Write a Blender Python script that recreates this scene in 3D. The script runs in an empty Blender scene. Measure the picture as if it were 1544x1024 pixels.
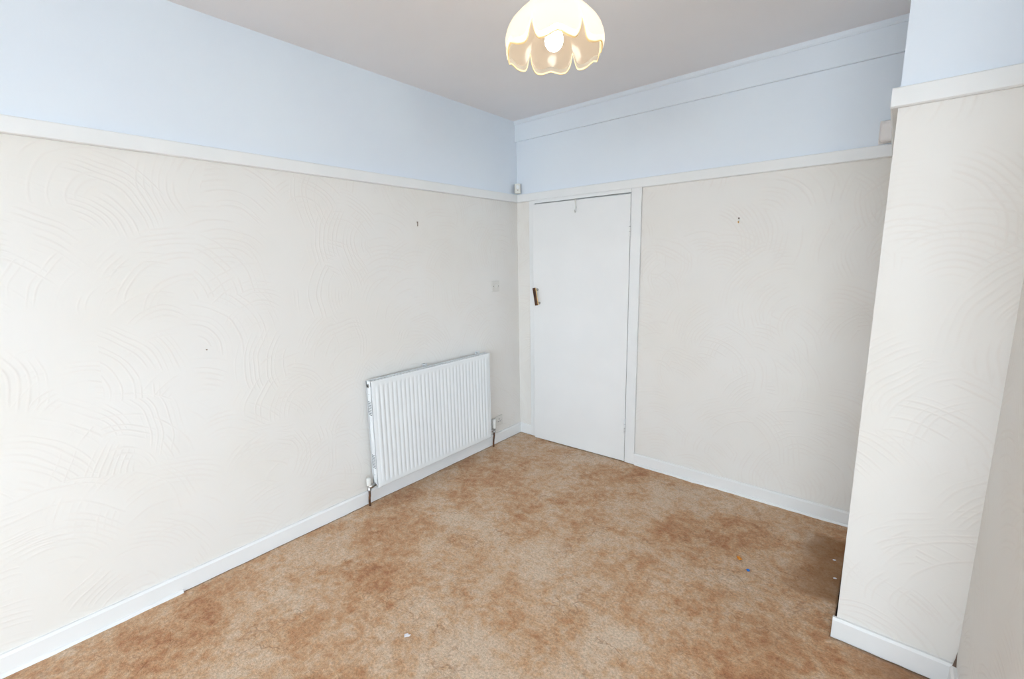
import bpy, bmesh, math, random
from mathutils import Vector, Matrix, noise
random.seed(7)
scene = bpy.context.scene
C = scene.collection

# ------------------------------------------------------------------ camera
cam_data = bpy.data.cameras.new('camera')
cam_data.sensor_fit = 'HORIZONTAL'; cam_data.sensor_width = 36.0
cam_data.lens = 679.66 * 36.0 / 1544.0
cam_data.clip_start = 0.02
cam = bpy.data.objects.new('camera', cam_data); C.objects.link(cam)
_r = Vector((0.76731421, 0.64103128, -0.01754409)); _u = Vector((-0.09666847, 0.14267119, 0.98503814)); _f = Vector((-0.6339433, 0.7541378, -0.17144115))
m = Matrix.Identity(4)
for i in range(3):
    m[i][0], m[i][1], m[i][2] = _r[i], _u[i], -_f[i]
m[0][3], m[1][3], m[2][3] = 2.4646, -3.0295, 1.5277
cam.matrix_world = m
scene.camera = cam

# ------------------------------------------------------------------ world, daylight, exposure
WORLD_STRENGTH = 20.0
world = bpy.data.worlds.new('overcast_sky'); scene.world = world; world.use_nodes = True
bg = world.node_tree.nodes['Background']
bg.inputs['Color'].default_value = (0.80, 0.895, 1.0, 1); bg.inputs['Strength'].default_value = WORLD_STRENGTH
WX0, WX1, WZ0, WZ1 = 1.20, 4.60, 0.60, 2.40          # the window in the wall behind the camera
YR = -6.90                                           # inner face of that wall, set far back to even the light
XE = 6.80; YB = -1.72; EY0, EY1 = -6.30, -3.50          # unseen: room widening and second window, both added to even the light
pl = bpy.data.lights.new('window_daylight_portal', 'AREA'); pl.shape = 'RECTANGLE'
pl.size = WX1 - WX0; pl.size_y = WZ1 - WZ0; pl.cycles.is_portal = True
po = bpy.data.objects.new('window_daylight_portal', pl); C.objects.link(po)
po.location = ((WX0 + WX1) / 2, YR - 0.12, (WZ0 + WZ1) / 2); po.rotation_euler = (math.radians(90), 0, 0)
pl2 = pl.copy(); pl2.size = EY1 - EY0; po2 = bpy.data.objects.new('window_daylight_portal', pl2); C.objects.link(po2)  # portal for the added side window
po2.location = (XE + 0.12, (EY0 + EY1) / 2, (WZ0 + WZ1) / 2); po2.rotation_euler = (math.radians(90), 0, math.radians(90))
BULB_STRENGTH = 76.0
scene.view_settings.view_transform = 'Standard'; scene.view_settings.look = 'None'
scene.view_settings.gamma = 1.0; scene.view_settings.use_curve_mapping = False
scene.view_settings.exposure = -0.34

# ------------------------------------------------------------------ room numbers (metres)
H = 2.638; RB = 2.004; RT = 2.0656; SK = 0.088; ST = 0.016; RR = 0.020
XB = 2.4255; YJ = -0.972; XR = 2.7717; FZ = -0.022
D0, D1, DH = 0.198, 1.029, 1.981
FR0, FR1 = 0.137, 1.105

# ------------------------------------------------------------------ helpers
def lin(r, g, b):
    f = lambda c: (c / 255 / 12.92) if c / 255 <= 0.04045 else ((c / 255 + 0.055) / 1.055) ** 2.4
    return (f(r), f(g), f(b), 1)

def mat(name, col=(0.8, 0.8, 0.8, 1), rough=0.5, metal=0.0, spec=0.5):
    mt = bpy.data.materials.new(name); mt.use_nodes = True
    b = mt.node_tree.nodes['Principled BSDF']
    b.inputs['Base Color'].default_value = col; b.inputs['Roughness'].default_value = rough
    b.inputs['Metallic'].default_value = metal; b.inputs['Specular IOR Level'].default_value = spec
    return mt

class N:
    """small node-building helper"""
    def __init__(self, mt): self.t = mt.node_tree; self.b = self.t.nodes.get('Principled BSDF')
    def n(self, kind, **kw):
        x = self.t.nodes.new(kind)
        for k, v in kw.items(): setattr(x, k, v)
        return x
    def put(self, sock, v):
        if isinstance(v, bpy.types.NodeSocket): self.t.links.new(v, sock)
        else: sock.default_value = v
    def math(self, op, a, b=0.0, c=0.0):
        x = self.n('ShaderNodeMath', operation=op)
        self.put(x.inputs[0], a); self.put(x.inputs[1], b); self.put(x.inputs[2], c)
        return x.outputs[0]
    def noise(self, vec, scale, detail=2.0, rough=0.5, dist=0.0, dim='3D'):
        x = self.n('ShaderNodeTexNoise', noise_dimensions=dim)
        self.put(x.inputs['Vector'], vec); x.inputs['Scale'].default_value = scale
        x.inputs['Detail'].default_value = detail; x.inputs['Roughness'].default_value = rough; x.inputs['Distortion'].default_value = dist
        return x.outputs['Fac']
    def range(self, v, a, b, c=0.0, d=1.0, smooth=True):
        x = self.n('ShaderNodeMapRange', interpolation_type='SMOOTHSTEP' if smooth else 'LINEAR')
        for i, q in enumerate((v, a, b, c, d)): self.put(x.inputs[i], q)
        return x.outputs[0]
    def mix(self, f, a, b, mode='MIX'):
        x = self.n('ShaderNodeMix', data_type='RGBA', blend_type=mode)
        self.put(x.inputs[0], f); self.put(x.inputs[6], a); self.put(x.inputs[7], b)
        return x.outputs[2]
    def pos(self):
        return self.n('ShaderNodeNewGeometry').outputs['Position']
    def bump(self, h, strength, dist):
        x = self.n('ShaderNodeBump'); self.put(x.inputs['Height'], h)
        x.inputs['Strength'].default_value = strength; x.inputs['Distance'].default_value = dist
        self.t.links.new(x.outputs[0], self.b.inputs['Normal'])

def boxes(bm, lo, hi, mi=0):
    vs = [bm.verts.new((x, y, z)) for x in (lo[0], hi[0]) for y in (lo[1], hi[1]) for z in (lo[2], hi[2])]
    for q in ((0, 1, 3, 2), (4, 6, 7, 5), (0, 4, 5, 1), (2, 3, 7, 6), (0, 2, 6, 4), (1, 5, 7, 3)):
        f = bm.faces.new([vs[i] for i in q]); f.material_index = mi
    return vs

def obj(name, bm, mats, parent=None, smooth=False, bevel=0.0, seg=2):
    bmesh.ops.recalc_face_normals(bm, faces=bm.faces)
    if bevel:
        bmesh.ops.bevel(bm, geom=[e for e in bm.edges if len(e.link_faces) == 2 and e.calc_face_angle(0) > 0.6], offset=bevel, segments=seg, affect='EDGES', profile=0.5)
    me = bpy.data.meshes.new(name); bm.to_mesh(me); bm.free()
    for x in (mats if isinstance(mats, (list, tuple)) else [mats]): me.materials.append(x)
    if smooth:
        for p in me.polygons: p.use_smooth = True
    o = bpy.data.objects.new(name, me); C.objects.link(o)
    if parent: o.parent = parent
    return o

def box(name, lo, hi, mt, parent=None, bevel=0.0, seg=2):
    bm = bmesh.new(); boxes(bm, lo, hi)
    return obj(name, bm, mt, parent, bevel=bevel, seg=seg)

def empty(name, loc=(0, 0, 0)):
    o = bpy.data.objects.new(name, None); o.location = loc; o.empty_display_size = 0.05; C.objects.link(o); return o

def tag(o, label, cat=None, group=None, kind=None):
    o['label'] = label
    if cat: o['category'] = cat
    if group: o['group'] = group
    if kind: o['kind'] = kind
    return o

def struct(o, label):
    o['kind'] = 'structure'; o['label'] = label; return o

def tube_bm(bm, pts, rads, seg=12, cap=True):
    rings = []
    for i, p in enumerate(pts):
        p = Vector(p)
        d = (Vector(pts[min(i + 1, len(pts) - 1)]) - Vector(pts[max(i - 1, 0)])).normalized()
        a = d.orthogonal().normalized() if i == 0 else (rings[-1][1] - d * rings[-1][1].dot(d)).normalized()
        b = d.cross(a); r = rads[i] if isinstance(rads, (list, tuple)) else rads
        rings.append(([bm.verts.new(p + (a * math.cos(2 * math.pi * k / seg) + b * math.sin(2 * math.pi * k / seg)) * r) for k in range(seg)], a))
    for (A, _), (B, _) in zip(rings, rings[1:]):
        for k in range(seg): bm.faces.new((A[k], A[(k + 1) % seg], B[(k + 1) % seg], B[k]))
    if cap: bm.faces.new(rings[0][0][::-1]); bm.faces.new(rings[-1][0])

def tube(name, pts, rads, mt, parent=None, seg=12, smooth=True):
    bm = bmesh.new(); tube_bm(bm, pts, rads, seg)
    return obj(name, bm, mt, parent, smooth=smooth)

def lathe(name, c, prof, mt, parent=None, seg=32):
    bm = bmesh.new(); R = []
    for r, z in prof:
        R.append([bm.verts.new((c[0] + r * math.cos(2 * math.pi * k / seg), c[1] + r * math.sin(2 * math.pi * k / seg), c[2] + z)) for k in range(seg)])
    for A, B in zip(R, R[1:]):
        for k in range(seg): bm.faces.new((A[k], A[(k + 1) % seg], B[(k + 1) % seg], B[k]))
    bm.faces.new(R[0]); bm.faces.new(R[-1])
    return obj(name, bm, mt, parent, smooth=True)

def prism_run(name, prof, a, b, mt, parent=None):
    """profile [(out, z)] extruded from point a to b; 'out' is measured along the normal n"""
    bm = bmesh.new(); a = Vector(a); b = Vector(b); d = (b - a).normalized(); n = Vector((d.y, -d.x, 0))
    A = [bm.verts.new(a + n * o + Vector((0, 0, z))) for o, z in prof]; B = [bm.verts.new(b + n * o + Vector((0, 0, z))) for o, z in prof]
    k = len(prof)
    for i in range(k): bm.faces.new((A[i], A[(i + 1) % k], B[(i + 1) % k], B[i]))
    bm.faces.new(A[::-1]); bm.faces.new(B)
    return obj(name, bm, mt, parent)

# ------------------------------------------------------------------ materials
def make_wallpaper():
    mt = mat('embossed_cream_wallpaper', rough=0.55, spec=0.3); k = N(mt)
    s = k.n('ShaderNodeSeparateXYZ'); k.put(s.inputs[0], k.pos())
    cb = k.n('ShaderNodeCombineXYZ'); k.put(cb.inputs[0], k.math('ADD', s.outputs[0], s.outputs[1])); k.put(cb.inputs[1], s.outputs[2])
    uv = cb.outputs[0]
    wob = k.noise(uv, 5.0, 1.0, 0.5)
    layers = []
    for off, sc, spacing in ((0.0, 3.0, 0.021), (7.3, 2.6, 0.024)):
        v = k.n('ShaderNodeVectorMath', operation='ADD'); k.put(v.inputs[0], uv); v.inputs[1].default_value = (off, off * 0.7, 0)
        p = v.outputs[0]
        vo = k.n('ShaderNodeTexVoronoi', voronoi_dimensions='2D', feature='F1'); k.put(vo.inputs['Vector'], p)
        vo.inputs['Scale'].default_value = sc; vo.inputs['Randomness'].default_value = 0.85
        col = k.n('ShaderNodeSeparateColor'); k.put(col.inputs[0], vo.outputs['Color'])
        # each fan leans its own way, mostly arching upwards
        ang = k.math('MULTIPLY_ADD', k.math('SUBTRACT', col.outputs[0], 0.5), 3.4, -math.pi / 2)
        cx = k.math('MULTIPLY', k.math('COSINE', ang), 0.25); cy = k.math('MULTIPLY', k.math('SINE', ang), 0.25)
        oc = k.n('ShaderNodeCombineXYZ'); k.put(oc.inputs[0], cx); k.put(oc.inputs[1], cy)
        ctr = k.n('ShaderNodeVectorMath', operation='ADD'); k.put(ctr.inputs[0], vo.outputs['Position']); k.put(ctr.inputs[1], oc.outputs[0])
        dd = k.n('ShaderNodeVectorMath', operation='DISTANCE'); k.put(dd.inputs[0], p); k.put(dd.inputs[1], ctr.outputs[0])
        d = k.math('MULTIPLY_ADD', wob, 0.05, dd.outputs['Value'])
        w = k.math('SINE', k.math('MULTIPLY', d, 2 * math.pi / spacing))
        ridge = k.math('POWER', k.math('MULTIPLY_ADD', w, 0.5, 0.5), 3.0)
        fade = k.range(k.noise(p, 6.5, 1.0), 0.36, 0.56)
        edge = k.range(vo.outputs['Distance'], 0.62, 0.38)          # lines die out towards the edge of the fan
        oc2 = k.n('ShaderNodeCombineXYZ'); k.put(oc2.inputs[0], k.math('MULTIPLY', d, 30.0)); k.put(oc2.inputs[1], k.math('MULTIPLY', col.outputs[1], 40.0))
        sel = k.range(k.noise(oc2.outputs[0], 1.0, 0.0), 0.36, 0.58)    # some strokes heavier than others
        layers.append(k.math('MULTIPLY', k.math('MULTIPLY', ridge, sel), k.math('MULTIPLY', fade, edge)))
    hgt = k.math('MAXIMUM', layers[0], layers[1])
    fine = k.noise(uv, 160, 2.0)
    dirt = k.noise(uv, 1.6, 3.0)
    base = k.mix(k.range(dirt, 0.35, 0.7), lin(231, 228, 224), lin(229, 225, 219))
    colr = k.mix(k.math('MULTIPLY', hgt, 0.5), base, lin(226, 220, 214))
    k.put(k.b.inputs['Base Color'], colr)
    k.bump(k.math('MULTIPLY_ADD', fine, 0.12, hgt), 0.18, 0.004)
    return mt

def make_paint(name, c1, c2, rough=0.5, scale=3.0, bump=0.05):
    mt = mat(name, rough=rough, spec=0.35); k = N(mt); p = k.pos()
    k.put(k.b.inputs['Base Color'], k.mix(k.range(k.noise(p, scale, 3.0), 0.35, 0.65), c1, c2))
    k.bump(k.noise(p, 90, 2.0), bump, 0.002)
    return mt

def make_carpet():
    mt = mat('mottled_tan_carpet', rough=0.95, spec=0.05); k = N(mt); p = k.pos()
    big = k.noise(p, 1.9, 3.0, 0.55, 0.1)
    mid = k.noise(p, 6.5, 6.0, 0.68, 0.15)
    sm = k.noise(p, 26, 5.0, 0.72, 0.1)
    mixv = k.math('ADD', k.math('MULTIPLY', big, 0.45), k.math('MULTIPLY_ADD', mid, 0.36, k.math('MULTIPLY', sm, 0.30)))
    # trodden, paler pile in the middle of the room
    dw = k.n('ShaderNodeVectorMath', operation='DISTANCE'); k.put(dw.inputs[0], p); dw.inputs[1].default_value = (1.35, -1.95, 0)
    worn = k.range(k.math('MULTIPLY_ADD', mid, 0.5, dw.outputs['Value']), 1.25, 0.45)
    mixv = k.math('MULTIPLY_ADD', worn, 0.035, mixv)
    cr = k.n('ShaderNodeValToRGB'); k.put(cr.inputs[0], mixv)
    e = cr.color_ramp.elements
    e[0].position = 0.43; e[0].color = lin(168, 117, 81)
    e[1].position = 0.66; e[1].color = lin(209, 186, 162)
    x = e.new(0.50); x.color = lin(187, 144, 107)
    x = e.new(0.56); x.color = lin(198, 163, 130)
    # crushed pile: short dark creases
    cre = k.math('ABSOLUTE', k.math('SUBTRACT', k.noise(p, 7.0, 3.0, 0.55, 0.3), 0.5))
    cmask = k.math('MULTIPLY', k.range(cre, 0.030, 0.0), k.range(k.noise(p, 4.3, 1.0), 0.52, 0.66))
    col = k.mix(k.math('MULTIPLY', cmask, 0.28), cr.outputs[0], lin(132, 82, 46))
    # pile
    pile = k.noise(p, 260, 2.0, 0.6)
    pile2 = k.noise(p, 95, 3.0, 0.6)
    pv = k.math('MULTIPLY_ADD', pile, 0.4, k.math('MULTIPLY', pile2, 0.6))
    g = k.range(pv, 0.3, 0.7, 0.66, 1.34, smooth=False)
    cg = k.n('ShaderNodeCombineColor')
    for i in range(3): k.put(cg.inputs[i], g)
    col = k.mix(1.0, col, cg.outputs[0], 'MULTIPLY')
    # brown stain where something stood in the recess, and a scuff by the chimney breast
    s = k.n('ShaderNodeSeparateXYZ'); k.put(s.inputs[0], p)
    wob = k.math('MULTIPLY_ADD', k.noise(p, 7.0, 3.0), 0.16, -0.08)
    X = k.math('ADD', s.outputs[0], wob); Y = k.math('ADD', s.outputs[1], k.math('MULTIPLY', wob, 0.35))
    st = k.math('MULTIPLY', k.range(X, 2.16, 2.34), k.math('MULTIPLY', k.range(Y, -0.80, -0.74), k.range(Y, -0.17, -0.22)))
    col = k.mix(k.math('MULTIPLY', st, 0.68), col, k.mix(mid, lin(112, 70, 34), lin(150, 106, 60)))
    r2 = k.math('MULTIPLY', k.range(X, 2.42, 2.62), k.range(Y, -1.22, -1.05))
    col = k.mix(k.math('MULTIPLY', r2, 0.6), col, lin(140, 90, 48))
    k.put(k.b.inputs['Base Color'], col)
    k.b.inputs['Sheen Weight'].default_value = 0.15
    k.bump(k.math('ADD', k.math('MULTIPLY', pv, 0.6), k.math('MULTIPLY_ADD', sm, 0.9, k.math('MULTIPLY', cmask, -0.25))), 0.55, 0.008)
    return mt

M_paper = make_wallpaper()
M_blue = make_paint('pale_blue_wall_paint', lin(227, 234, 242), lin(225, 232, 241), 0.55, 2.0)
M_ceil = make_paint('matt_white_ceiling_paint', lin(244, 243, 246), lin(242, 241, 244), 0.8, 1.5)
M_gloss = make_paint('white_gloss_woodwork', lin(235, 235, 235), lin(232, 233, 233), 0.28, 4.0, 0.04)
M_door = make_paint('white_satin_door_paint', lin(235, 235, 235), lin(233, 233, 233), 0.35, 3.0, 0.05)
M_rad = make_paint('white_radiator_enamel', lin(233, 236, 237), lin(230, 233, 235), 0.25, 3.0, 0.0)
M_carpet = make_carpet()
M_board = make_paint('dark_dusty_floorboard', lin(92, 78, 68), lin(60, 52, 48), 0.9, 9.0, 0.3)
M_plastic = make_paint('white_moulded_plastic', lin(226, 225, 220), lin(222, 221, 216), 0.35, 5.0, 0.0)
M_oldplastic = make_paint('yellowed_plastic', lin(222, 219, 213), lin(218, 215, 209), 0.35, 5.0, 0.0)
M_cream = make_paint('cream_plastic', lin(240, 234, 230), lin(237, 231, 227), 0.4, 5.0, 0.0)
M_dark = make_paint('black_void', lin(46, 44, 42), lin(30, 30, 30), 0.7, 20.0, 0.0)
M_slot = make_paint('grey_slot_shadow_metal', lin(112, 114, 117), lin(98, 100, 104), 0.6, 20.0, 0.0)
M_brown = make_paint('dark_brown_lacquer', lin(86, 50, 26), lin(64, 36, 18), 0.35, 40.0, 0.0)
M_brass = mat('worn_brass', lin(222, 178, 110), 0.3, 1.0)
M_chrome = mat('dull_chrome', lin(176, 174, 172), 0.3, 1.0)
M_nail = make_paint('dull_brown_nail', lin(150, 128, 112), lin(134, 112, 98), 0.5, 60.0, 0.0)
M_copper = make_paint('tarnished_copper_pipe', lin(112, 74, 50), lin(70, 56, 46), 0.45, 60.0, 0.0)
M_hall = make_paint('hall_plaster', lin(200, 195, 188), lin(190, 186, 180), 0.8, 2.0)
M_bounce_ground = make_paint('pale_bounce_ground', lin(202, 200, 194), lin(208, 206, 200), 0.95, 0.6, 0.2)  # unseen ground, kept pale so daylight bounces up to the ceiling

# ------------------------------------------------------------------ the room shell
def wall(name, parts, label):
    """parts: list of (lo, hi, material index); 0 wallpaper below the rail, 1 blue paint above"""
    bm = bmesh.new()
    for lo, hi, mi in parts: boxes(bm, lo, hi, mi)
    return struct(obj(name, bm, [M_paper, M_blue, M_hall]), label)

def banded(x0, x1, y0, y1, z0=FZ, z1=H):
    zm = 2.035; r = []
    if z0 < zm: r.append(((x0, y0, z0), (x1, y1, min(zm, z1)), 0))
    if z1 > zm: r.append(((x0, y0, max(zm, z0)), (x1, y1, z1), 1))
    return r

T = 0.12
wall('wall_left', banded(-T, 0, YR - T, T), 'long left wall, cream swirl wallpaper below pale blue paint')
wall('wall_back', banded(0, D0 - 0.012, 0, T) + banded(D1 + 0.012, XR + T, 0, T) + banded(D0 - 0.012, D1 + 0.012, 0, T, DH + 0.012),
     'far wall with the white door, cream swirl wallpaper and blue frieze')
wall('wall_breast', banded(XB, XR + T, YJ, -0.0005), 'projecting wall beside the recess, cream swirl wallpaper under blue paint')
wall('wall_right', banded(XR, XR + T, YB, YJ - 0.0005), 'right wall close to the camera, cream swirl wallpaper')
wall('wall_return_added', banded(XR + T + .0005, XE + T, YB, YB + T), 'unseen wall turning away to the right, added to widen the room for the light')  # added with the side wall so light enters from the right
wall('wall_side_added', banded(XE, XE + T, EY1, YB - .0005) + banded(XE, XE + T, YR - T, EY0) + banded(XE, XE + T, EY0, EY1, FZ, WZ0) + banded(XE, XE + T, EY0, EY1, WZ1, H), 'unseen side wall, added to hold the second window that evens the light')
wall('wall_rear', banded(0, WX0, YR - T, YR) + banded(WX1, XE - .0005, YR - T, YR) + banded(WX0, WX1, YR - T, YR, FZ, WZ0) + banded(WX0, WX1, YR - T, YR, WZ1, H),
     'wall behind the viewer with a wide window')
struct(box('ceiling', (-T, YR - T, H), (XE + T, T, H + 0.1), M_ceil), 'plain matt off-white ceiling')
struct(box('floor', (-T, YR - T, FZ - 0.1), (XE + T, 1.0, FZ), M_board), 'dark floorboards under the carpet edge')
bm = bmesh.new()
for lo, hi in (((-T, 0.95, FZ), (XR + T, 1.0, H)), ((-T - 0.05, T, FZ), (-T, 1.0, H)), ((1.6, T, FZ), (1.65, 0.95, H)), ((-T, T, H), (1.65, 1.0, H + 0.05))): boxes(bm, lo, hi)
struct(obj('wall_hall_light_block', bm, M_hall), 'unseen hall shell added beyond the door to keep outside light out of its gaps')  # added shell that stops sky light leaking round the door
struct(box('ground', (-30, -40, -0.75), (40, 30, -0.65), M_bounce_ground), 'unseen ground outside the window, kept pale to bounce light inside')

# windows behind the camera; the side one is added to even the light
def local(o, parent):
    o.parent = parent; o.matrix_parent_inverse = Matrix.Translation(-Vector(parent.location)); return o
M_glass = bpy.data.materials.new('window_glass'); M_glass.use_nodes = True
nt = M_glass.node_tree; nt.nodes.clear()
o_ = nt.nodes.new('ShaderNodeOutputMaterial'); t_ = nt.nodes.new('ShaderNodeBsdfTransparent'); g_ = nt.nodes.new('ShaderNodeBsdfGlossy'); x_ = nt.nodes.new('ShaderNodeMixShader')
g_.inputs['Roughness'].default_value = 0.02; x_.inputs[0].default_value = 0.06; t_.inputs['Color'].default_value = (0.95, 0.97, 0.97, 1)
nt.links.new(t_.outputs[0], x_.inputs[1]); nt.links.new(g_.outputs[0], x_.inputs[2]); nt.links.new(x_.outputs[0], o_.inputs[0])
def window(name, length, loc, rz, label):
    """built along local x, room on local +y; the opening's near lower corner is the origin"""
    w = struct(empty(name, loc), label); w.rotation_euler = (0, 0, rz); h = WZ1 - WZ0; f = 0.05; c = length / 2
    for lo, hi in (((0, -.10, 0), (length, -.04, f)), ((0, -.10, h - f), (length, -.04, h)), ((0, -.10, f), (f, -.04, h - f)),
                   ((length - f, -.10, f), (length, -.04, h - f)), ((c - .025, -.10, f), (c + .025, -.04, h - f))):
        box('window_frame', lo, hi, M_gloss, w, bevel=0.004)
    for a, b in ((f, c - .025), (c + .025, length - f)): box('pane', (a, -.074, f), (b, -.068, h - f), M_glass, w)
    box('window_sill', (-.04, -.04, -.025), (length + .04, .05, 0), M_gloss, w, bevel=0.005)
window('window_1', WX1 - WX0, (WX0, YR, WZ0), 0.0, 'white framed window behind the viewer')
window('window_2_added', EY1 - EY0, (XE, EY0, WZ0), math.radians(90), 'unseen white framed window on the right, added to even the daylight')

# ------------------------------------------------------------------ picture rail, skirting, frieze
RAILP = [(0, RB), (RR * 0.75, RB), (RR, RB + 0.004), (RR, RT - 0.003), (RR * 0.85, RT), (0, RT)]
SKP = [(0, FZ), (ST, FZ), (ST, SK - 0.010), (ST - 0.006, SK), (0, SK)]
def run(name, prof, a, b, label, mt=M_gloss): return struct(prism_run(name, prof, a, b, mt), label)
run('trim_1', RAILP, (0, YR, 0), (0, 0, 0), 'white picture rail along the left wall')
run('trim_2', RAILP, (RR, 0, 0), (XB - RR, 0, 0), 'white picture rail along the far wall, over the door')
run('trim_3', RAILP, (XB - RR, YJ, 0), (XR, YJ, 0), 'white picture rail across the projecting wall')
run('trim_4', RAILP, (XB, -RR, 0), (XB, YJ, 0), 'white picture rail returning into the recess')
run('trim_5', RAILP, (XR, YJ - RR, 0), (XR, YB, 0), 'white picture rail along the right wall')
run('baseboard_left', SKP, (0, YR, 0), (0, 0, 0), 'white skirting board along the left wall under the radiator')
b1 = run('baseboard_back', SKP, (FR1 - 0.07, 0, 0), (XB, 0, 0), 'white skirting board along the far wall right of the door')
run('baseboard_corner', SKP, (ST, 0, 0), (FR0 + 0.055, 0, 0), 'short white skirting between the corner and the door')
run('baseboard_breast', SKP, (XB - ST * 0.8, YJ, 0), (XR, YJ, 0), 'white skirting board across the projecting wall')
run('baseboard_right', SKP, (XR, YJ - ST, 0), (XR, YB, 0), 'white skirting board along the right wall')
# rough painted bead at the foot of two skirting runs
def bead(name, a, b, n, label):
    bm = bmesh.new(); a = Vector(a); b = Vector(b); d = (b - a).normalized(); nn = Vector((d.y, -d.x, 0)); R = []
    for i in range(n + 1):
        p = a.lerp(b, i / n); w = 0.011 + 0.005 * noise.noise(p * 14) + random.uniform(-.001, .001); h = 0.016 + 0.003 * noise.noise(p * 9)
        R.append([bm.verts.new(p + nn * o + Vector((0, 0, z))) for o, z in ((ST - .002, FZ), (ST + w, FZ), (ST + w, 0.004), (ST + w * .55, h * .8), (ST - .002, h))])
    for A, B in zip(R, R[1:]):
        for k in range(5): bm.faces.new((A[k], A[(k + 1) % 5], B[(k + 1) % 5], B[k]))
    bm.faces.new(R[0][::-1]); bm.faces.new(R[-1])
    return struct(obj(name, bm, M_gloss), label)
bead('trim_6', (0, YR, 0), (0, -2.585, 0), 60, 'ragged white bead at the foot of the left skirting')
bead('trim_7', (FR1 + 0.01, 0, 0), (XB, 0, 0), 90, 'ragged white bead at the foot of the far skirting')
run('trim_8', [(0, 2.481), (0.014, 2.481), (0.016, 2.484), (0.016, H), (0, H)], (0, 0, 0), (XB, 0, 0), 'flat frieze board under the ceiling on the far wall', M_blue)
run('trim_9', [(0.016, 2.610), (0.022, 2.610), (0.028, 2.618), (0.030, H), (0.016, H)], (0, 0, 0), (XB, 0, 0), 'thin moulding between frieze board and ceiling', M_blue)

# ------------------------------------------------------------------ carpet
def make_carpet_mesh():
    bm = bmesh.new(); XC = 4.2
    xs = [i * XB / 152 for i in range(153)] + [XB + i * (XR - XB) / 22 for i in range(1, 23)] + [XR + i * (XC - XR) / 20 for i in range(1, 21)]
    ys = [YR + i * (YB - YR) / 200 for i in range(201)] + [YB + i * (YJ - YB) / 40 for i in range(1, 41)] + [YJ + i * (0 - YJ) / 61 for i in range(1, 62)]
    V = {}
    def gap(t, seed):
        return 0.016 + 0.008 * noise.noise(Vector((t * 6, seed, 0))) + 0.004 * noise.noise(Vector((t * 31, seed, 3)))
    for i, x in enumerate(xs):
        for j, y in enumerate(ys):
            if x > XB + 1e-6 and y > YJ + 1e-6: continue
            if x > XR + 1e-6 and y > YB + 1e-6: continue
            px, py = x, y; q = Vector((x * 3.0, y * 3.0, 0))
            z = 0.0015 + 0.003 * noise.noise(q) + 0.0016 * noise.noise(q * 5.1) + 0.0009 * noise.noise(q * 23)
            edge = False
            if i == 0: px = ST + gap(y, 1.7) + (0.004 if y < -2.585 else 0); edge = True
            if j == len(ys) - 1:
                py = -ST - gap(x, 5.1) - (0.004 if x > FR1 else 0); edge = True
                if D0 - .02 < x < FR1 - .06: py = 0.02
            if abs(x - XB) < 1e-6 and y >= YJ - 1e-6: px = XB - gap(y, 9.3) * .6 - (0.010 if y <= YJ + 1e-6 else 0); edge = True
            if abs(y - YJ) < 1e-6 and XB - 1e-6 <= x <= XR + 1e-6: py = YJ - ST - gap(x, 2.2) * .7; edge = True
            if abs(x - XR) < 1e-6 and y >= YB - 1e-6: px = XR - ST - .003; edge = True
            if i == len(xs) - 1: px = XC - .003
            if j == 0: py = YR + .003
            if edge: z -= 0.003
            V[i, j] = bm.verts.new((px, py, z))
    for i in range(len(xs) - 1):
        for j in range(len(ys) - 1):
            ks = [(i, j), (i + 1, j), (i + 1, j + 1), (i, j + 1)]
            if all(k in V for k in ks): bm.faces.new([V[k] for k in ks])
    bm.normal_update()
    be = [e for e in bm.edges if len(e.link_faces) == 1]
    r = bmesh.ops.extrude_edge_only(bm, edges=be)
    for v in r['geom']:
        if isinstance(v, bmesh.types.BMVert): v.co.z = FZ + 0.0005
    o = obj('carpet', bm, M_carpet, smooth=True)
    return o
tag(make_carpet_mesh(), 'mottled tan and rust fitted carpet with a brown stain in the recess', 'carpet')

# ------------------------------------------------------------------ door
frame = empty('trim_10', (FR0, 0, 0)); struct(frame, 'white painted frame around the door')
def fr(name, lo, hi, bevel=0.003): return local(box(name, lo, hi, M_gloss, bevel=bevel), frame)
fr('jamb_face', (FR0, -0.017, FZ), (D0 - 0.002, 0, RB))
fr('jamb_face', (D1 + 0.0008, -0.017, FZ), (FR1, 0, RT - 0.004))
fr('head_face', (D0 - 0.002, -0.0205, DH), (D1 + 0.002, 0, RB + 0.001), 0.0)
fr('door_stop', (D0 - 0.012, 0.022, FZ), (D0 + 0.016, 0.05, DH + .01)); fr('door_stop', (D1 - 0.016, 0.022, FZ), (D1 + 0.012, 0.05, DH + .01))
fr('door_stop', (D0 + 0.016, 0.022, DH - 0.018), (D1 - 0.016, 0.05, DH + .01))

door = empty('door_1', (D1 - 0.001, -0.020, 0.0)); struct(door, 'plain white flush door, slightly ajar')
W = D1 - D0 - 0.001; TH = 0.038
box('leaf', (-W, 0, 0.008), (-0.0003, TH, DH - 0.011), M_door, door, bevel=0.002)
for zc in (1.735, 0.29):
    hg = tube('hinge', [(0.000, -0.004, zc - .05), (0.000, -0.004, zc + .05)], 0.006, M_gloss, door, 10)
    box('hinge_leaf', (-0.032, -0.0015, zc - .05), (-0.002, 0.001, zc + .05), M_gloss, hg, bevel=0.0005)
    for k in (-.0165, .0165): tube('knuckle_gap', [(0, -0.004, zc + k - .001), (0, -0.004, zc + k + .001)], 0.0063, M_slot, hg, 10)
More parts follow.
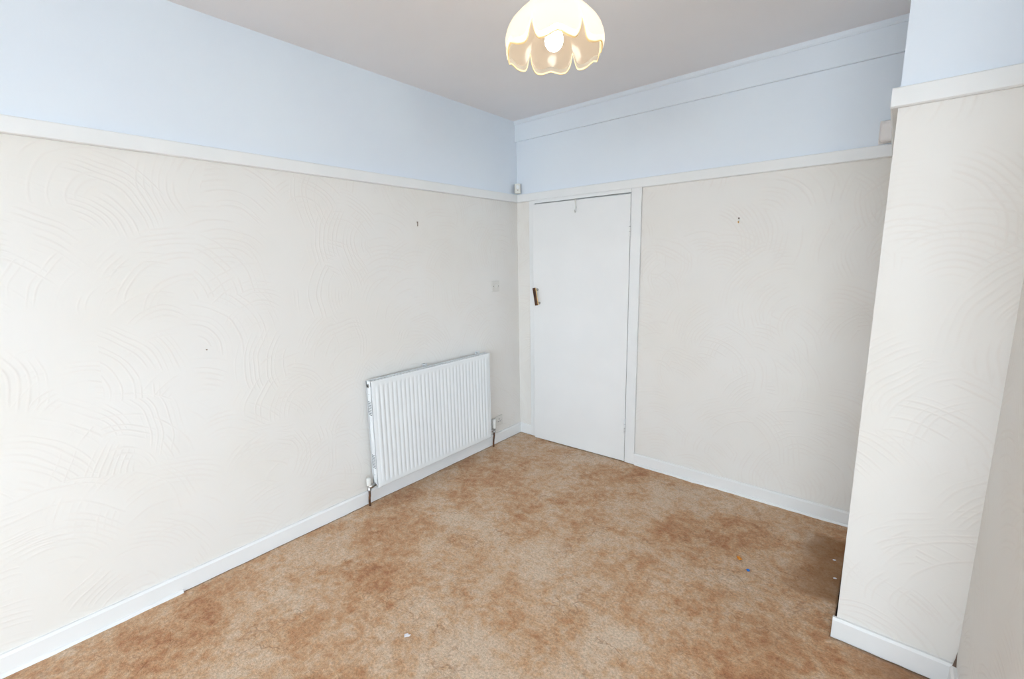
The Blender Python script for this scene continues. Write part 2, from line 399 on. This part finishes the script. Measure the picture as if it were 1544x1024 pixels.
# pull handle, hanging a little crooked
hd = empty('pull_handle', (-W + 0.045, 0, 1.238)); hd.parent = door; hd.rotation_euler = (0, math.radians(-10), 0); hd.scale = (1.1, 1.1, 1.1)
bm = bmesh.new(); boxes(bm, (-0.012, -0.040, -0.066), (0.012, -0.031, 0.066))
bpl = obj('grip_bar', bm, M_brown, hd, bevel=0.003)
box('brass_edge', (-0.010, -0.031, -0.064), (0.0125, -0.026, 0.064), M_brass, hd, bevel=0.002)
for zc in (-0.05, 0.05):
    tube('post', [(0.004, -0.028, zc), (0.004, -0.010, zc), (0.004, -0.004, zc), (0.004, 0.0, zc)], [0.005, 0.005, 0.009, 0.010], M_chrome, hd)
door.rotation_euler = (0, 0, math.radians(1.9))

# hook hanging over the top of the door
hk = empty('over_door_hook', (0.594, -0.040, DH - 0.011)); tag(hk, 'small white hook over the top edge of the door', 'hook')
box('strap', (-0.007, -0.004, -0.012), (0.007, -0.001, 0.004), M_plastic, hk, bevel=0.0008)
tube('stem', [(0, -0.003, -0.01), (0.003, -0.004, -0.03), (0.007, -0.004, -0.06)], 0.003, M_plastic, hk)
tube('hook_tip', [(0.007, -0.004, -0.058), (0.008, -0.006, -0.085), (0.008, -0.016, -0.092), (0.008, -0.024, -0.084), (0.008, -0.026, -0.074)], [0.003, 0.0035, 0.0035, 0.0035, 0.0035], M_plastic, hk)

# ------------------------------------------------------------------ radiator
RY0, RY1, RZ0, RZ1, RXF, RXB = -1.551, -0.490, 0.124, 0.820, 0.100, 0.040
rad = empty('radiator', (0.0, (RY0 + RY1) / 2, RZ0)); tag(rad, 'white double panel radiator with fluted front on the left wall', 'radiator')
def rp(o): return local(o, rad)
def fluted(xf, sign, name):
    bm = bmesh.new(); n = 31; per = (RY1 - RY0 - 0.05) / n; ys = [RY0, RY0 + 0.004]; fy = [0, 0]
    sub = 8
    for i in range(n * sub + 1):
        t = i / sub; ph = t - math.floor(t)
        v = 0.5 - 0.5 * math.cos(2 * math.pi * ph)
        v = min(1, max(0, (v - 0.10) / 0.50)); v = v * v * (3 - 2 * v)
        ys.append(RY0 + 0.025 + t * per); fy.append(v)
    ys += [RY1 - 0.004, RY1]; fy += [0, 0]
    zs = [RZ0, RZ0 + .003, RZ0 + .010, RZ0 + .028, RZ0 + .036, RZ0 + .046, RZ0 + .056, RZ1 - .056, RZ1 - .046, RZ1 - .036, RZ1 - .028, RZ1 - .010, RZ1 - .003, RZ1]
    gz = [0, 0, 0, 0, .3, .8, 1, 1, .8, .3, 0, 0, 0, 0]
    ex = [-.004, -.001, 0, 0, 0, 0, 0, 0, 0, 0, 0, 0, -.001, -.004]
    g = []
    for z, a, e in zip(zs, gz, ex):
        row = []
        for k, (y, v) in enumerate(zip(ys, fy)):
            ee = e - (0.003 if k in (0, len(ys) - 1) else 0)
            row.append(bm.verts.new((xf + sign * (ee - 0.0045 * a * (1 - v)), y, z)))
        g.append(row)
    for A, B in zip(g, g[1:]):
        for k in range(len(ys) - 1): bm.faces.new((A[k], A[k + 1], B[k + 1], B[k]))
    r = bmesh.ops.extrude_edge_only(bm, edges=[e for e in bm.edges if len(e.link_faces) == 1])
    for v in r['geom']:
        if isinstance(v, bmesh.types.BMVert): v.co.x = xf - sign * 0.012
    bmesh.ops.contextual_create(bm, geom=[v for v in r['geom'] if isinstance(v, bmesh.types.BMEdge)])
    o = obj(name, bm, M_rad, smooth=True)
    md = o.modifiers.new('edges', 'EDGE_SPLIT'); md.split_angle = math.radians(50)
    return rp(o)
fluted(RXF, 1, 'front_panel')
fluted(RXB - 0.004, -1, 'back_panel')
# top grille: two rails and short bars
tg = rp(box('top_grille', (RXB, RY0 + .004, RZ1 - .012), (RXF - .013, RY1 - .004, RZ1 - .008), M_slot))
nb = 44
bar0 = None
for k in range(nb):
    y = RY0 + .012 + (RY1 - RY0 - .024) * k / (nb - 1)
    if bar0 is None:
        bar0 = box('grille_bar', (RXB, -.0045, RZ1 - .009), (RXF - .012, .0045, RZ1 - .003), M_rad); bb = bar0
    else:
        bb = bar0.copy(); C.objects.link(bb)
    bb.location = (0, y, 0); bb.parent = tg
for a, b in ((RXB - .004, RXB + .006), (RXF - .016, RXF - .008)):
    r_ = box('grille_rail', (a, RY0 + .002, RZ1 - .010), (b, RY1 - .002, RZ1 - .001), M_rad); r_.parent = tg
for yy, sg in ((RY0, -1), (RY1, 1)):
    sp = rp(box('side_panel', (RXB - .004, min(yy, yy - sg * .003), RZ0 + .018), (RXF - .004, max(yy, yy - sg * .003), RZ1 - .001), M_rad, bevel=0.001))
    for zc in (0.645, 0.295):
        for k in range(9):
            z = zc + (k - 4) * 0.0105
            s_ = box('slot', (RXB + .010, yy - .0008 if sg < 0 else yy - .0002, z - .0020), (RXF - .018, yy + .0002 if sg < 0 else yy + .0008, z + .0020), M_slot)
            s_.parent = sp
    for z in (0.735, 0.205):
        s_ = tube('screw_hole', [(.064, yy, z), (.064, yy + sg * .0009, z)], 0.003, M_slot, None, 10); s_.parent = sp
    pg = rp(tube('end_plug', [(.062, yy - sg * .002, 0.788), (.062, yy + sg * .003, 0.788), (.062, yy + sg * .004, .788)], [.0125, .0125, .0105], M_chrome, None, 16, smooth=False))
    q_ = tube('plug_socket', [(.062, yy + sg * .0035, 0.788), (.062, yy + sg * .0046, 0.788)], .006, M_dark, None, 6, smooth=False); q_.parent = pg
for yc in (-1.071, -0.545):
    bm = bmesh.new(); boxes(bm, (0.002, yc - .010, RZ1 - .09), (0.006, yc + .010, RZ1 + .012)); boxes(bm, (0.002, yc - .010, RZ1 + .008), (0.034, yc + .010, RZ1 + .012))
    boxes(bm, (0.030, yc - .008, RZ1 - .01), (0.034, yc + .008, RZ1 + .016))
    rp(obj('wall_bracket', bm, M_rad))
# valves and tails
def valve(yy, sg, zc, cap_h, cap_r, off, label):
    v = rp(tube('valve_body', [(.062, yy - sg * .004, zc), (.062, yy + sg * .016, zc), (.062, yy + sg * .018, zc), (.062, yy + sg * .030, zc), (.062, yy + sg * (off + .004), zc)], [.011, .011, .015, .015, .010], M_chrome, None, 12))
    v['label'] = label
    yv = yy + sg * off
    for nm, pts, rr, mt in (('valve_stem', [(.058, yv, zc - .030), (.058, yv, zc - .022), (.058, yv, zc - .02), (.058, yv, zc + .015)], [.010, .013, .012, .012], M_chrome),
                            ('valve_cap', [(.058, yv, zc + .010), (.058, yv, zc + .014), (.058, yv, zc + cap_h), (.058, yv, zc + cap_h + .004)], [cap_r * .95, cap_r, cap_r * .92, cap_r * .75], M_plastic),
                            ('pipe', [(.058, yv, zc - .026), (.057, yv, zc - .06), (.052, yv, zc * .45), (.046, yv + .002, .03), (.046, yv + .003, 0.005)], [.0075, .0072, .0072, .0072, .0072], M_copper)):
        s_ = tube(nm, pts, rr, mt, None, 12); s_.parent = v
valve(RY0, -1, 0.140, 0.055, .016, .042, 'chrome lockshield valve with white cap')
valve(RY1, 1, 0.160, 0.085, .020, .072, 'white capped radiator valve')

# ------------------------------------------------------------------ fittings on the left wall
def plate_on_left(name, yc, zc, size, label, cat, dep=0.009):
    e = empty(name, (0, yc, zc)); tag(e, label, cat)
    box('face_plate', (0, -size / 2, -size / 2), (dep, size / 2, size / 2), M_oldplastic, e, bevel=0.003)
    return e
sw = plate_on_left('light_switch', -0.298, 1.330, 0.086, 'square off-white light switch on the left wall near the corner', 'light switch')
bm = bmesh.new(); v = boxes(bm, (0.008, -.009, -.016), (0.013, .009, .016)); v[4].co.x += 0  # rocker
for q in v:
    if q.co.z < 0 and q.co.x > .01: q.co.x -= .004
obj('rocker', bm, M_plastic, sw, bevel=.001)
for y in (-.030, .030): tube('screw', [(.0085, y, 0), (.0098, y, 0)], .004, M_slot, sw, 10, smooth=False)
so = plate_on_left('wall_socket', -0.297, 0.188, 0.088, 'single square power socket low on the wall beside the radiator', 'socket')
for nm, y, z, a, b in (('earth_slot', 0, .016, .003, .006), ('pin_slot', -.011, -.006, .005, .003), ('pin_slot', .011, -.006, .005, .003)):
    box(nm, (.0085, y - a, z - b), (.0095, y + a, z + b), M_slot, so)
bm = bmesh.new(); boxes(bm, (.008, -.030, .010), (.012, -.018, .028)); obj('switch_rocker', bm, M_plastic, so, bevel=.001)
for y in (-.030, .030): tube('screw', [(.0085, y, -.001), (.0098, y, -.001)], .0035, M_chrome, so, 10, smooth=False)

def nail(name, p, n, label, mt, L=0.010, r=0.003):
    e = empty(name, p); tag(e, label, 'nail'); n = Vector(n)
    tube('shank', [Vector((0, 0, 0)) - n * .01, n * L], r * .6, mt, e, 8)
    tube('nail_head', [n * (L - .001), n * (L + .0015)], r, mt, e, 10, smooth=False)
    return e
nl = nail('wall_nail', (0, -1.061, 1.795), (1, 0, -0.1), 'bent brown nail high on the left wall above the radiator', M_nail, .010, .003)
tube('bent_tip', [(0.008, 0, 0), (.010, 0, -.014), (.008, 0, -.028)], .0026, M_nail, nl, 8)
nl = nail('wall_nail', (0, -2.353, 1.140), (1, 0, -0.1), 'tiny brown nail on the left wall midway up, nearest the viewer', M_nail, .007, .003)
ph = empty('picture_hook', (1.7215, 0, 1.747)); tag(ph, 'small brass picture hook on the far wall right of the door', 'hook')
box('hook_plate', (-.006, -.002, -.014), (.006, 0, .014), M_oldplastic, ph, bevel=.0008)
tube('hook_wire', [(0, -.002, -.008), (0, -.006, -.016), (0, -.012, -.014), (0, -.014, -.006)], .0028, M_brass, ph, 8)
tube('nail_head', [(0, -.001, .010), (0, -.005, .012)], .0038, M_brown, ph, 8)

# corner movement sensor standing over the picture rail
ms = empty('motion_sensor', (0.0, 0.0, 2.070)); tag(ms, 'small white movement sensor in the corner above the picture rail', 'sensor')
bm = bmesh.new(); h_ = .080
pf = [(0.004, -0.012), (0.012, -0.004), (0.060, -0.022), (0.062, -0.034), (0.036, -0.062), (0.022, -0.062)]
lo = [bm.verts.new((x, y, 0.002)) for x, y in pf]; hi = [bm.verts.new((x * .96, y * .96, h_)) for x, y in pf]
bm.faces.new(lo[::-1]); bm.faces.new(hi)
for k in range(6): bm.faces.new((lo[k], lo[(k + 1) % 6], hi[(k + 1) % 6], hi[k]))
obj('casing', bm, M_plastic, ms, bevel=.004)
bm = bmesh.new()
bmesh.ops.create_uvsphere(bm, u_segments=16, v_segments=10, radius=1, matrix=Matrix.Translation((.047, -.047, .052)) @ Matrix.Rotation(math.radians(-45), 4, 'Z') @ Matrix.Diagonal((.006, .014, .016, 1)))
obj('lens', bm, M_rad, ms, smooth=True)
bm = bmesh.new()
bmesh.ops.create_uvsphere(bm, u_segments=10, v_segments=8, radius=1, matrix=Matrix.Translation((.0485, -.0485, .028)) @ Matrix.Rotation(math.radians(-45), 4, 'Z') @ Matrix.Diagonal((.003, .0045, .0035, 1)))
obj('indicator', bm, M_nail, ms, smooth=True)

# white box half hidden behind the projecting wall
jb = empty('junction_box', (2.383, 0, 2.125)); tag(jb, 'rounded cream box above the picture rail, half hidden by the projecting wall', 'box')
box('casing', (-.036, -.038, -.050), (.040, 0, .052), M_cream, jb, bevel=.018, seg=4)
box('backplate', (-.038, -.006, -.054), (.041, 0, .056), M_cream, jb, bevel=.003)

# peeling paper at the foot of the corner
bm = bmesh.new()
vv = [bm.verts.new(p) for p in ((XR - .001, YJ - .024, SK + .002), (XR - .003, YJ - .010, SK + .055), (XR - .012, YJ - .024, SK + .004), (XR - .006, YJ - .016, SK + .030))]
bm.faces.new((vv[0], vv[3], vv[1])); bm.faces.new((vv[0], vv[2], vv[3]))
r = bmesh.ops.solidify(bm, geom=list(bm.faces), thickness=.0008)
tag(obj('wallpaper_flap', bm, M_nail), 'small torn dark flap of wallpaper in the corner above the skirting', 'wallpaper')

# ------------------------------------------------------------------ bits on the carpet
def crumb(name, p, size, mt, label, cat, group=None, rot=0.0):
    bm = bmesh.new(); bmesh.ops.create_icosphere(bm, subdivisions=2, radius=1)
    for v in bm.verts:
        v.co *= 1 + .35 * noise.noise(v.co * 1.7 + Vector(p) * 9); v.co = Vector((v.co.x * size[0], v.co.y * size[1], v.co.z * size[2]))
    o = obj(name, bm, mt, smooth=True); o.location = (p[0], p[1], size[2] * .75 + .003); o.rotation_euler = (0, 0, rot)
    return tag(o, label, cat, group)
M_orange = make_paint('amber_plastic', lin(222, 150, 50), lin(196, 112, 28), 0.3, 60.0, 0.0)
M_bluebit = make_paint('bright_blue_plastic', lin(40, 118, 205), lin(20, 92, 180), 0.35, 60.0, 0.0)
M_white = make_paint('white_scrap_paper', lin(238, 238, 244), lin(230, 232, 240), 0.6, 30.0, 0.0)
crumb('plastic_scrap', (2.000, -0.698, 0), (.015, .011, .006), M_orange, 'amber coloured scrap on the carpet', 'scrap', rot=-.7)
crumb('plastic_scrap', (2.059, -0.770, 0), (.009, .007, .005), M_bluebit, 'tiny bright blue scrap on the carpet', 'scrap', rot=.2)
for i, (x, y, lab) in enumerate(((2.378, -0.417, 'white speck on the stained carpet, farther of two'), (2.393, -0.575, 'white speck on the stained carpet, nearer of two'))):
    crumb('paper_speck', (x, y, 0), (.008, .0045, .003), M_white, lab, 'scrap', 'white specks in the recess', .4)
bm = bmesh.new()
ps = [(-.014, -.002), (-.006, .012), (.002, .006), (.012, .013), (.013, .002), (.0, -.013)]
top = [bm.verts.new((x, y, .0030 + .002 * math.sin(x * 200))) for x, y in ps]; bot = [bm.verts.new((x, y, .0022 + .002 * math.sin(x * 200))) for x, y in ps]
bm.faces.new(top); bm.faces.new(bot[::-1])
for k in range(6): bm.faces.new((top[k], bot[k], bot[(k + 1) % 6], top[(k + 1) % 6]))
sc_ = obj('paper_scrap', bm, M_white); sc_.location = (1.063, -2.074, .003); tag(sc_, 'torn white paper scrap alone on the carpet in the foreground', 'scrap')

# ------------------------------------------------------------------ pendant lamp
LX, LY, LZ = 1.446, -1.553, 2.272            # centre of the shade's rim
lamp = empty('pendant_lamp', (LX, LY, H)); tag(lamp, 'lit pendant lamp with scalloped flower-shaped glass shade', 'lamp')
linv = Matrix.Translation(-Vector(lamp.location))
def lp(o): o.parent = lamp; o.matrix_parent_inverse = linv; return o
def make_glass(name, tint, trans, tcol, clear=0.0):
    mt = bpy.data.materials.new(name); mt.use_nodes = True; t = mt.node_tree; t.nodes.clear()
    o = t.nodes.new('ShaderNodeOutputMaterial'); d = t.nodes.new('ShaderNodeBsdfDiffuse'); tr = t.nodes.new('ShaderNodeBsdfTranslucent')
    g = t.nodes.new('ShaderNodeBsdfGlossy'); m1 = t.nodes.new('ShaderNodeMixShader'); m2 = t.nodes.new('ShaderNodeMixShader'); fr_ = t.nodes.new('ShaderNodeFresnel')
    nz = t.nodes.new('ShaderNodeTexNoise'); nz.inputs['Scale'].default_value = 30; mx = t.nodes.new('ShaderNodeMix'); mx.data_type = 'RGBA'
    mx.inputs[6].default_value = tint; mx.inputs[7].default_value = tuple(c * .96 for c in tint[:3]) + (1,); t.links.new(nz.outputs[0], mx.inputs[0])
    t.links.new(mx.outputs[2], d.inputs[0]); tr.inputs[0].default_value = tcol; g.inputs['Roughness'].default_value = 0.12
    m1.inputs[0].default_value = trans; t.links.new(d.outputs[0], m1.inputs[1]); t.links.new(tr.outputs[0], m1.inputs[2])
    fr_.inputs[0].default_value = 1.45
    ml = t.nodes.new('ShaderNodeMath'); ml.operation = 'MULTIPLY'; ml.inputs[1].default_value = 0.35; t.links.new(fr_.outputs[0], ml.inputs[0]); t.links.new(ml.outputs[0], m2.inputs[0]); t.links.new(m1.outputs[0], m2.inputs[1]); t.links.new(g.outputs[0], m2.inputs[2]); t.links.new(m2.outputs[0], o.inputs[0])
    if clear:
        tp = t.nodes.new('ShaderNodeBsdfTransparent'); m3 = t.nodes.new('ShaderNodeMixShader'); m3.inputs[0].default_value = clear
        t.links.new(m2.outputs[0], m3.inputs[1]); t.links.new(tp.outputs[0], m3.inputs[2]); t.links.new(m3.outputs[0], o.inputs[0])
    return mt
M_shade = make_glass('frosted_cream_glass', lin(222, 200, 170), 0.935, lin(243, 236, 226))
M_rim = make_glass('clear_smoky_glass_rim', lin(206, 196, 178), 0.85, lin(236, 228, 214), 0.45)
M_edge = make_glass('gilt_glass_lip', lin(250, 226, 176), 0.4, lin(250, 232, 190))
M_bulb = bpy.data.materials.new('lit_bulb'); M_bulb.use_nodes = True
t = M_bulb.node_tree; t.nodes.clear(); o_ = t.nodes.new('ShaderNodeOutputMaterial'); e_ = t.nodes.new('ShaderNodeEmission')
e_.inputs[0].default_value = (1.0, 0.91, 0.78, 1); e_.inputs[1].default_value = BULB_STRENGTH; t.links.new(e_.outputs[0], o_.inputs[0])

def make_shade():
    petals = 6; per = 28; bm = bmesh.new(); Rm, r0, hs = 0.180, 0.030, 0.165; rows = 22; SS = [i / 20 * .915 for i in range(21)] + [.980, 1.0]
    pf = [(.19, .17), (.184, .25), (.174, .35), (.158, .46), (.14, .57), (.118, .71), (.09, .855), (.068, .93), (.045, .975), (.022, 1.0), (0, .985), (-.022, .945)]
    cum = [0.0]
    for (za, ra), (zb, rb_) in zip(pf, pf[1:]): cum.append(cum[-1] + math.hypot(za - zb, (ra - rb_) * Rm))
    def at_s(s):
        q = s * cum[-1]
        for i in range(len(pf) - 1):
            if q <= cum[i + 1] + 1e-9:
                f = (q - cum[i]) / (cum[i + 1] - cum[i]); return Rm * (pf[i][1] + f * (pf[i + 1][1] - pf[i][1])), pf[i][0] + f * (pf[i + 1][0] - pf[i][0])
        return Rm * pf[-1][1], pf[-1][0]
    aim = math.atan2(LY + 3.0295, LX - 2.4646) + math.radians(4)       # a petal faces the viewer
    cols = []; inner = []
    for p in range(petals):
        for k in range(per):
            u = -1 + 2 * k / per
            ph = math.copysign(1 - (1 - abs(u)) ** 1.6, u)               # crowd columns at the clefts
            th = aim + (p + ph * .5) * 2 * math.pi / petals
            cleft = 0.25 * max(0, (abs(ph) - .55) / .45) ** 3.2
            lobes = 0.055 * math.exp(-(ph / .28) ** 2)
            L = 1 - cleft - lobes
            col = []
            for i in range(rows + 1):
                s = SS[i] * L
                r, z = at_s(s)
                bul = 1 - .085 * s ** 1.5 * abs(ph) ** 2.2 + .030 * s * (1 - ph * ph)
                rr = r * bul; col.append(Vector((LX + rr * math.cos(th), LY + rr * math.sin(th), LZ + z + .03 * rr * math.cos(th - aim))))   # hangs a touch crooked
            cols.append(col)
    n = len(cols)
    V = [[bm.verts.new(c) for c in col] for col in cols]
    for a in range(n):
        A, B = V[a], V[(a + 1) % n]
        for i in range(rows):
            f = bm.faces.new((A[i], A[i + 1], B[i + 1], B[i])); f.material_index = 2 if i == rows - 1 else 1 if i >= rows - 2 else 0
    bm.normal_update()
    o = obj('shade', bm, [M_shade, M_rim, M_edge], smooth=True)
    return lp(o)
sh = make_shade()
md = sh.modifiers.new('thickness', 'SOLIDIFY'); md.thickness = 0.003; md.offset = -1
bz = LZ + 0.036
prof = [(0.001, -.034), (.012, -.0325), (.022, -.026), (.030, -.014), (.033, 0.0), (.0315, .014), (.026, .028), (.019, .045), (.015, .058), (.0145, .066)]
bl = lp(lathe('bulb', (LX, LY, bz), prof, M_bulb))
lp(lathe('bulb_cap', (LX, LY, bz), [(.0135, .064), (.0135, .070), (.0125, .088)], M_chrome))
lp(lathe('lampholder', (LX, LY, bz), [(.018, .082), (.020, .086), (.020, .150), (.014, .165), (.006, .180)], M_plastic))
lp(lathe('gallery', (LX, LY, LZ), [(.033, .180), (.036, .184), (.036, .194), (.020, .200)], M_brass))
lp(tube('flex', [(LX, LY, bz + .175), (LX, LY, H - .02)], .0035, M_plastic))
lp(lathe('ceiling_rose', (LX, LY, H), [(.012, -.036), (.030, -.030), (.046, -.018), (.050, -.006), (.050, 0)], M_plastic))
